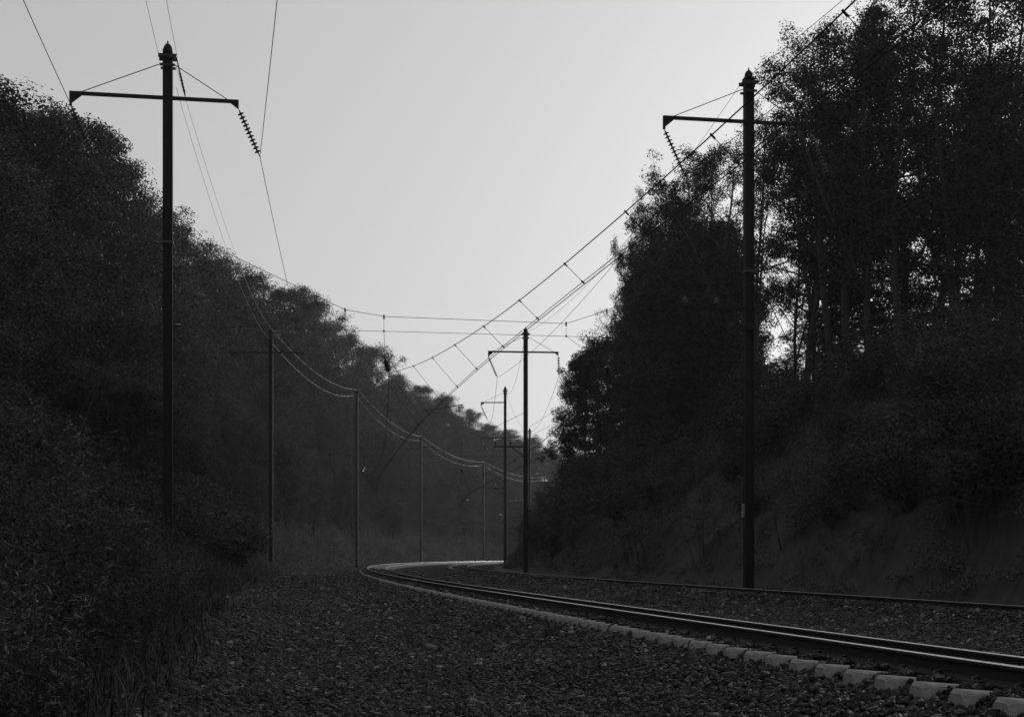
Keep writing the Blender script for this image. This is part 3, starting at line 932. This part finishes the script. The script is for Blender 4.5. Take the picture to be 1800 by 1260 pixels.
# distant wooded hill closing the valley
for i in range(60):
    u = random.uniform(860, 1060); D = random.uniform(300, 460)
    x = (u - 900) / FPX * D
    s_, o_ = so_of(x, D)
    if o_[0] > -9: continue
    zt = min(gz(x, D) + random.uniform(9, 15), (HOR - sky_y(u) - 10) / FPX * D + CAMZ)
    if zt - gz(x, D) < 4: continue
    plant_tree(x, D, zt, 'broad', 'hazy distant tree on the hill that closes off the valley', 'hazy trees where the valley bends out of sight', 'broadleaf_tree', wid=1.3)
    cnt += 1
print('slope trees', cnt)

# right bank trees: (column, distance, top row, kind, width, description)
RT = [(1062, 152, 590, 'vine', 1.3, 'vine-covered tree leaning out over the far track, lowest of the right bank'),
      (1026, 150, 618, 'vine', 1.1, 'bulging outer edge of creepers hanging toward the taller middle pole'),
      (1108, 146, 540, 'vine', 1.2, 'dense round crown above the hanging creepers'),
      (1118, 140, 490, 'tall', .8, 'narrow tree rising behind the creepers'),
      (1142, 135, 372, 'airy', .8, 'thin open crown on the left end of the right wood'),
      (1122, 138, 335, 'airy', .5, 'wispy top sticking out furthest left of the right wood'),
      (1150, 132, 425, 'vine', 1.0, 'dark dense tree under the crossing wires'),
      (1165, 126, 335, 'tall', .9, 'tree below the left insulator string of the big right pole'),
      (1205, 118, 268, 'airy', 1.0, 'feathery crown behind the left insulator string of the big right pole'),
      (1215, 116, 400, 'vine', 1.2, 'dark ivy-clad tree left of the big right pole'),
      (1250, 112, 262, 'tall', .85, 'crown crossed by the hanging wires left of the big right pole'),
      (1262, 108, 380, 'vine', 1.0, 'dense low tree just left of the big right pole'),
      (1290, 104, 235, 'airy', .9, 'open crown touching the left side of the big right pole'),
      (1340, 96, 190, 'airy', .75, 'crown at the right side of the big right pole under its top'),
      (1392, 92, 270, 'airy', .6, 'leaning thin tree beside the bright gap of sky'),
      (1416, 88, 118, 'tall', .85, 'tree behind the right arm of the big right pole'),
      (1440, 90, 200, 'tall', 1.0, 'dark tree right of the sky gap'),
      (1462, 84, 40, 'tall', .9, 'tall crown whose top leans against open sky near the upper right'),
      (1505, 84, 100, 'tall', 1.1, 'broad dark crown right of the big right pole'),
      (1530, 80, -25, 'airy', 1.0, 'tall thin crown reaching the top edge'),
      (1570, 86, 30, 'tall', 1.1, 'dark crown in the middle of the right wood'),
      (1600, 78, -70, 'airy', .9, 'airy crown past the top edge'),
      (1640, 82, 60, 'tall', 1.1, 'tall tree with bare trunk against bright gaps'),
      (1675, 77, -60, 'airy', 1.0, 'tree with open branches near the top right'),
      (1700, 80, 120, 'tall', 1.1, 'tree with two stems near the right edge'),
      (1735, 76, -90, 'airy', .9, 'tall branching tree at the upper right'),
      (1765, 79, 90, 'tall', 1.1, 'dark tree close to the right edge'),
      (1790, 74, -60, 'airy', 1.1, 'tree whose crown fills the upper right corner'),
      (1825, 73, 250, 'vine', 1.3, 'dense dark tree cut off by the right edge'),
      (1870, 72, 0, 'tall', 1.1, 'tree just past the right edge'),
      (1165, 136, 470, 'vine', 1.2, 'dark low crown filling the gap beside the hanging creepers'),
      (1190, 124, 440, 'vine', 1.2, 'dark crown low behind the contact wires'),
      (1520, 90, 270, 'vine', 1.1, 'ivy-clad crown low in the middle of the right wood'),
      (1240, 110, 480, 'vine', 1.1, 'bushy tree at the pin insulator arm'),
      (1180, 119, 345, 'tall', .8, 'slim tree left of the feathery crown'),
      (1290, 100, 430, 'vine', .8, 'ivy-clad tree hidden partly by the big right pole'),
      (1480, 92, 180, 'tall', 1.2, 'dark crown under the tallest one near the upper right'),
      (1720, 84, 200, 'vine', 1.1, 'ivy-clad crown near the two-stemmed tree')]
RT += [(u_, 100 - (u_ - 1150) * .03, y_, 'vine', 1.1, f'bushy understorey tree {w_}') for u_, y_, w_ in
       ((1225, 560, 'under the pin insulator arm'),         (1500, 480, 'between trunks right of the guy wires'), (1600, 500, 'low between bare trunks in the right wood'), (1770, 460, 'at the bank top by the right edge'))]
for u, D, y, kind, w, d in RT:
    x = (u - 900) / FPX * D
    zt = (HOR - y) / FPX * D + CAMZ
    s_, o_ = so_of(x, D)
    print('right', u, D, 'o', round(float(o_[0]), 1), 'ground', round(gz(x, D), 1), 'top', round(zt, 1))
    plant_tree(x, D, zt, kind, d, 'trees of the wood on top of the right bank', 'vine_covered_tree' if kind == 'vine' else 'forest_tree', wid=w)

# ------------------------------------------------------------------ shrubs
def frond(base, d, L, nl, leaf, lf, mb, droop=.5):
    pts = wander(base, d, L, 6, .05, -.09 * droop)
    mb.tube(pts, [.008, .007, .006, .005, .004, .003, .002], 3, cap=False)
    c = []; dr = []
    A = np.array(pts)
    for i in range(1, nl + 1):
        f = i / nl * 6; k_ = min(int(f), 5); p = A[k_] * (1 - (f - k_)) + A[k_ + 1] * (f - k_)
        ax = A[k_ + 1] - A[k_]; ax /= np.linalg.norm(ax)
        side = np.cross(ax, (0, 0, 1)); side /= np.linalg.norm(side) + 1e-6
        ll = leaf * (1.0 - .45 * i / nl)
        for sg in (-1, 1):
            dv = side * sg + ax * .35 + np.array([0, 0, -.15])
            c.append(p + dv * ll * .5); dr.append(dv / np.linalg.norm(dv))
    lf.append(leaves(np.array(c), leaf, up=1.8, aspect=.3, dirs=np.array(dr)))

def make_shrub(kind):
    mb = MB(); lf = []
    if kind == 'sumac':
        for i in range(9):
            a = rng.uniform(0, 6.28); r = rng.uniform(0, .5)
            st = wander((math.cos(a) * r, math.sin(a) * r, -.2), (math.cos(a) * .35, math.sin(a) * .35, 1), rng.uniform(1.3, 2.5), 6, .08, .03)
            mb.tube(st, [.022, .02, .018, .015, .013, .01, .008], 5)
            for q in range(9):
                b = st[6] if q < 5 else st[4 + q % 2]
                an = q * 2.4 + rng.uniform(-.3, .3)
                frond(b, (math.cos(an), math.sin(an), rng.uniform(.1, .7)), rng.uniform(.5, .8), 9, .13, lf, mb, 1.0)
    elif kind == 'bush':
        for i in range(16):
            a = rng.uniform(0, 6.28); t = rng.uniform(.1, .9)
            st = wander((0, 0, -.2), (math.cos(a) * t, math.sin(a) * t, 1), rng.uniform(1.1, 2.3), 6, .12, 0)
            mb.tube(st, [.025, .02, .017, .014, .01, .008, .005], 4, cap=False)
            for k_ in (3, 4, 5, 6):
                for w in range(3):
                    tw = wander(st[k_], unit(1)[0] * np.array([1, 1, .5]) + (0, 0, .2), rng.uniform(.25, .55), 3, .2)
                    mb.tube(tw, [.006, .005, .004, .003], 3, cap=False)
                    n = 22
                    c = tw[-1] + unit(n) * rng.uniform(0, .3, (n, 1))
                    lf.append(leaves(c, .10, up=.7, aspect=.5))
    elif kind == 'weed':
        for i in range(46):
            a = rng.uniform(0, 6.28); r = rng.uniform(0, .55)
            h = rng.uniform(.8, 1.6)
            st = wander((math.cos(a) * r, math.sin(a) * r, -.1), (math.cos(a) * .3 * rng.random(), math.sin(a) * .3 * rng.random(), 1), h, 6, .06, -.02)
            mb.tube(st, [.005] * 5 + [.003, .002], 3, cap=False)
            A = np.array(st); n = int(46 * h)
            f = rng.uniform(.8, 5.99, n); k_ = f.astype(int)
            c = A[k_] + (A[k_ + 1] - A[k_]) * (f - k_)[:, None]
            dr = unit(n); dr[:, 2] = np.abs(dr[:, 2]) * .6 + .15
            dr /= np.linalg.norm(dr, axis=1, keepdims=True)
            lf.append(leaves(c + dr * .04, .075, up=.6, aspect=.22, dirs=dr))
    mat = {'sumac': M_SHRUB, 'bush': M_SHRUB, 'weed': M_WEED}[kind]
    return mb.mesh('stems', M_BARK), leaf_mesh('leaves', lf, mat)
SH = {k_: [make_shrub(k_) for _ in range(n)] for k_, n in (('sumac', 4), ('bush', 4), ('weed', 4))}

def plant_shrub(x, y, sc, kind, label, group, cat='shrub', zs=1.0, dz=0.0):
    sm, lm = random.choice(SH[kind])
    e = empty({'sumac': 'sumac_shrub', 'bush': 'shrub', 'weed': 'tall_weed'}[kind], (x, y, gz(x, y) + dz), random.uniform(0, 6.28))
    e.scale = (sc, sc, sc * zs)
    tag(e, label, cat, group)
    link('stems', sm, e); link('leaves', lm, e)

# left bank
c_l = 0
for i in range(400):
    s = 18 + 190 * (i / 400) ** 1.15; o = -random.uniform(8.6, 17)
    x, y = P(s, o); x, y = float(x), float(y); u = 900 + x / y * FPX
    if u < -90: continue
    if random.random() < .35 and s > 60: continue
    if c_l >= 150: break
    k_ = random.choice(['sumac', 'bush', 'bush'])
    zone = 'around the foot of the first pole' if s < 62 else 'between the first and second poles' if s < 125 else 'near the third pole'
    kd = 'pinnate-leaved sumac shrub' if k_ == 'sumac' else 'dense leafy shrub'
    plant_shrub(x, y, random.uniform(.75, 1.35) * (1 + s / 220) * (.62 if (s < 58 and o > -12.5) else 1), k_, f'{kd} on the left bank {zone}', f'{kd}s on the left bank {zone}')
    c_l += 1
c_r = 0
for i in range(430):
    s = 18 + 130 * random.random() ** 1.2; o = 14.6 + 12.5 * random.random() ** .95
    x, y = P(s, o); x, y = float(x), float(y); u = 900 + x / y * FPX
    if u > 1890: continue
    if c_r >= 170: break
    if o < 16 and random.random() < .6: continue
    k_ = random.choice(['sumac', 'bush'])
    zone = 'right of the big right pole' if u > 1340 else 'left of the big right pole'
    row = 'along the top of' if o > 22.5 else 'low on' if o < 17 else 'halfway up'
    kd = 'pinnate-leaved sumac shrub' if k_ == 'sumac' else 'dense dark shrub'
    plant_shrub(x, y, random.uniform(.8, 1.4) * (1 + s / 260), k_, f'{kd} {row} the right bank, {zone}', f'{kd}s {row} the right bank {zone}')
    c_r += 1
# tall weeds by the gravel, lower left
c_w = 0
for i in range(170):
    s = 6.5 + 46 * (i / 170) ** 1.25; o = -7.1 - 3.5 * random.random()
    x, y = P(s, o); x, y = float(x), float(y); u = 900 + x / y * FPX
    if u < -160: continue
    plant_shrub(x, y, random.uniform(.75, 1.15) * (.75 + .3 * min(1, (-o - 6.6) / 2)), 'weed', 'fine-leaved tall weed clump at the gravel edge in the lower left', 'tall weed clumps along the gravel edge', 'weed')
    c_w += 1
print('shrubs', c_l, c_r, c_w)

# undergrowth: the mass of leaves and creepers that covers both banks
def undergrowth():
    Vs = []
    for side, (oa, ob), (sa, sb), dens in (('l', (-30, -6.6), (8, 400), 1.35), ('r', (13.9, 30), (10, 230), 1.5)):
        area = abs(ob - oa) * (sb - sa)
        n = int(area * dens)
        s = rng.uniform(sa, sb, n); o = rng.uniform(oa, ob, n)
        keep = rng.random(n) < np.clip(90 / s, .4, 1)
        if side == 'l': keep &= ~((o > -8.0) & (s < 62))
        if side == 'r':                                 # bare rock and scree showing through near the foot
            bare = (o < 18) & (vnoise(s / 5, o / 2.5, 9) > .36)
            for s0_, s1_, oa_, ob_ in ((57.5, 80, 14, 17.3), (43, 54, 14, 16.8), (28, 34, 14, 16)):
                bare |= (s > s0_) & (s < s1_) & (o > oa_) & (o < ob_) & (rng.random(n) < .8)
            keep &= ~bare
            keep &= ~((o < 14.6) & (rng.random(n) < .35))
        s, o = s[keep], o[keep]
        X, Y = P(s, o); u = 900 + X / np.maximum(Y, 1) * FPX
        k_ = (u > -120) & (u < 1920) & (Y > 6); s, o, X, Y = s[k_], o[k_], X[k_], Y[k_]
        Z = ground(s, o)
        edge = np.clip(np.where(o < 0, np.where(s < 58, (-o - 8) / 5.5, (-o - 7.2) / 2.5), (o - 13.7) / 2.5), .25, 1)
        for x, y, z, e in zip(X, Y, Z, edge):
            far = max(1.0, y / 75)
            nl = int((300 if side == 'r' and y < 115 else 190) * rng.uniform(.6, 1.3) / far ** .6)
            R = rng.uniform(.6, 1.1) * far ** .4
            off = unit(nl) * (rng.random((nl, 1)) ** .4) * R
            off[:, 2] = np.abs(off[:, 2]) * 1.05 * e * rng.uniform(.6, 1.5)
            Vs.append(leaves(np.array([x, y, z]) + off, .092 * far ** .7, up=.7, aspect=.48, out=off))
    me = leaf_mesh('undergrowth', Vs, M_SHRUB)
    print('undergrowth leaves', len(me.polygons))
    tag(link('undergrowth', me), 'tangled dark undergrowth and creepers covering the banks on both sides', 'undergrowth', kind='stuff')
undergrowth()

def grass():
    n = 10000
    s = 5 + 75 * rng.random(n) ** 1.6; o = -6.75 - np.abs(rng.normal(size=n)) * .7 + rng.normal(size=n) * .2
    o += vnoise(s / 2.7, s * 0, 5) * .8
    X, Y = P(s, o); Z = ground(s, o)
    k_ = (X / Y > -.45) & (Y > 6); X, Y, Z = X[k_], Y[k_], Z[k_]; n = len(X)
    h = rng.uniform(.15, .6, n) * np.clip(1.1 - .3 * rng.random(n), 0, 2)
    a = rng.uniform(0, 2 * np.pi, n); lean = rng.uniform(.1, 1.3, n)
    d = np.stack([np.cos(a), np.sin(a)], 1)
    w = .006 + Y[:, None] * .00018
    side = np.stack([-d[:, 1], d[:, 0]], 1) * w
    B = np.stack([X, Y, Z - .02], 1)
    def pt(f, q, sgn):
        out = B.copy(); out[:, :2] += d * (lean * h * f ** 2)[:, None] + side * sgn * q; out[:, 2] += h * (f - .35 * lean * f ** 3); return out
    p = [pt(0, 1, -1), pt(0, 1, 1), pt(.55, .8, 1), pt(.55, .8, -1), pt(1, .1, 1), pt(1, .1, -1)]
    V = np.stack(p, 1).reshape(-1, 3); b = np.arange(n)[:, None] * 6
    F = np.concatenate([b + np.array([0, 1, 2, 3]), b + np.array([3, 2, 4, 5])])
    tag(link('grass', np_mesh('grass', V, F, M_GRASS)), 'thin grass arching over the gravel edge on the left', 'grass', kind='stuff')
grass()

# ------------------------------------------------------------------ rock ledges at the foot of the right bank
def rock(s0, s1, oa, ob, thick, label):
    """ledge of slanting strata that breaks out of the slope between track offsets oa and ob"""
    ns, no = int((s1 - s0) / .11), int((ob - oa) / .09)
    S, O = np.meshgrid(np.linspace(s0, s1, ns), np.linspace(oa, ob, no), indexing='ij')
    a = (S - s0) / (s1 - s0) * 2 - 1; b = (O - oa) / (ob - oa) * 2 - 1
    edge = 1 - np.maximum(np.abs(a) ** 2.2, np.abs(b) ** 2.2) - .45 * (vnoise(S / 1.3, O / .8, 31) + .5) - .25 * (vnoise(S / .4, O / .3, 33) + .5)
    m = np.clip(edge * 1.8, -.4, 1)
    w = S * .55 - O * 1.15 + vnoise(S / 2.2, O / 1.4, 35) * 2.2
    saw = (w * 1.15) % 1.0
    saw2 = (w * 4.3 + vnoise(S / .7, O / .6, 36)) % 1.0
    crack = np.clip(np.abs(vnoise(S / 1.1, O / 1.5, 39)) * 14, 0, 1)
    h = m * thick * (.55 + .45 * (vnoise(S / 2.5, O / 1.6, 37) + .5)) + np.clip(m, 0, 1) * (.42 * saw + .13 * saw2 + .12 * vnoise(S / .35, O / .3, 38)) * crack
    X, Y = P(S.ravel(), O.ravel())
    Z = ground(S.ravel(), O.ravel()) + h.ravel() - .05
    n1, n2 = S.shape; idx = np.arange(n1 * n2).reshape(n1, n2)
    F = np.stack([idx[:-1, :-1], idx[1:, :-1], idx[1:, 1:], idx[:-1, 1:]], -1).reshape(-1, 4)
    ring = np.concatenate([idx[:, 0], idx[-1, 1:], idx[-2::-1, -1], idx[0, -2:0:-1]])
    V = np.stack([X, Y, Z], 1); low = V[ring].copy(); low[:, 2] -= 1.0
    k0 = len(V); V = np.concatenate([V, low]); q = np.arange(len(ring)); q2 = (q + 1) % len(ring)
    F = np.concatenate([F, np.stack([ring[q], k0 + q, k0 + q2, ring[q2]], 1)])
    me = np_mesh('rock_ledge', V, F, M_ROCK)
    tag(link('rock_ledge', me), label, 'rock', 'rock ledges at the foot of the right bank')
RK = [(42, 54.5, 14.0, 17.2, .25, 'slanting rock slab just right of the foot of the big right pole'),
      (57.5, 67, 14.1, 17.0, .4, 'rounded rock bulge next to the left side of the big right pole'),
      (66, 81, 14.0, 17.6, .5, 'largest cracked rock face left of the big right pole'),
      (85, 96, 14.1, 16.8, .4, 'rock face midway between the middle poles and the big right pole'),
      (99, 110, 14.1, 16.4, .4, 'low dark rock ledge near the taller middle pole'),
      (27, 35, 13.9, 16.2, .2, 'smooth tilted slab near the right edge above the far rail')]
for r_ in RK: rock(*r_)

# ------------------------------------------------------------------ haze
def haze():
    x0, x1, y0, y1, z0, z1 = -1100, 1300, -420, 1150, -2.5, 60
    V = [(x, y, z) for x in (x0, x1) for y in (y0, y1) for z in (z0, z1)]
    F = [(0, 1, 3, 2), (4, 6, 7, 5), (0, 4, 5, 1), (2, 3, 7, 6), (0, 2, 6, 4), (1, 5, 7, 3)]
    me = bpy.data.meshes.new('haze'); me.from_pydata(V, [], F)
    m = bpy.data.materials.new('haze'); m.use_nodes = True
    nt = m.node_tree; nt.nodes.clear()
    out = nt.nodes.new('ShaderNodeOutputMaterial'); v = nt.nodes.new('ShaderNodeVolumePrincipled')
    v.inputs['Color'].default_value = grey(.9); v.inputs['Density'].default_value = .00031; v.inputs['Anisotropy'].default_value = .35
    nt.links.new(v.outputs[0], out.inputs['Volume'])
    me.materials.append(m)
    tag(link('haze', me), 'thin evening haze filling the valley', 'haze', kind='stuff')
haze()
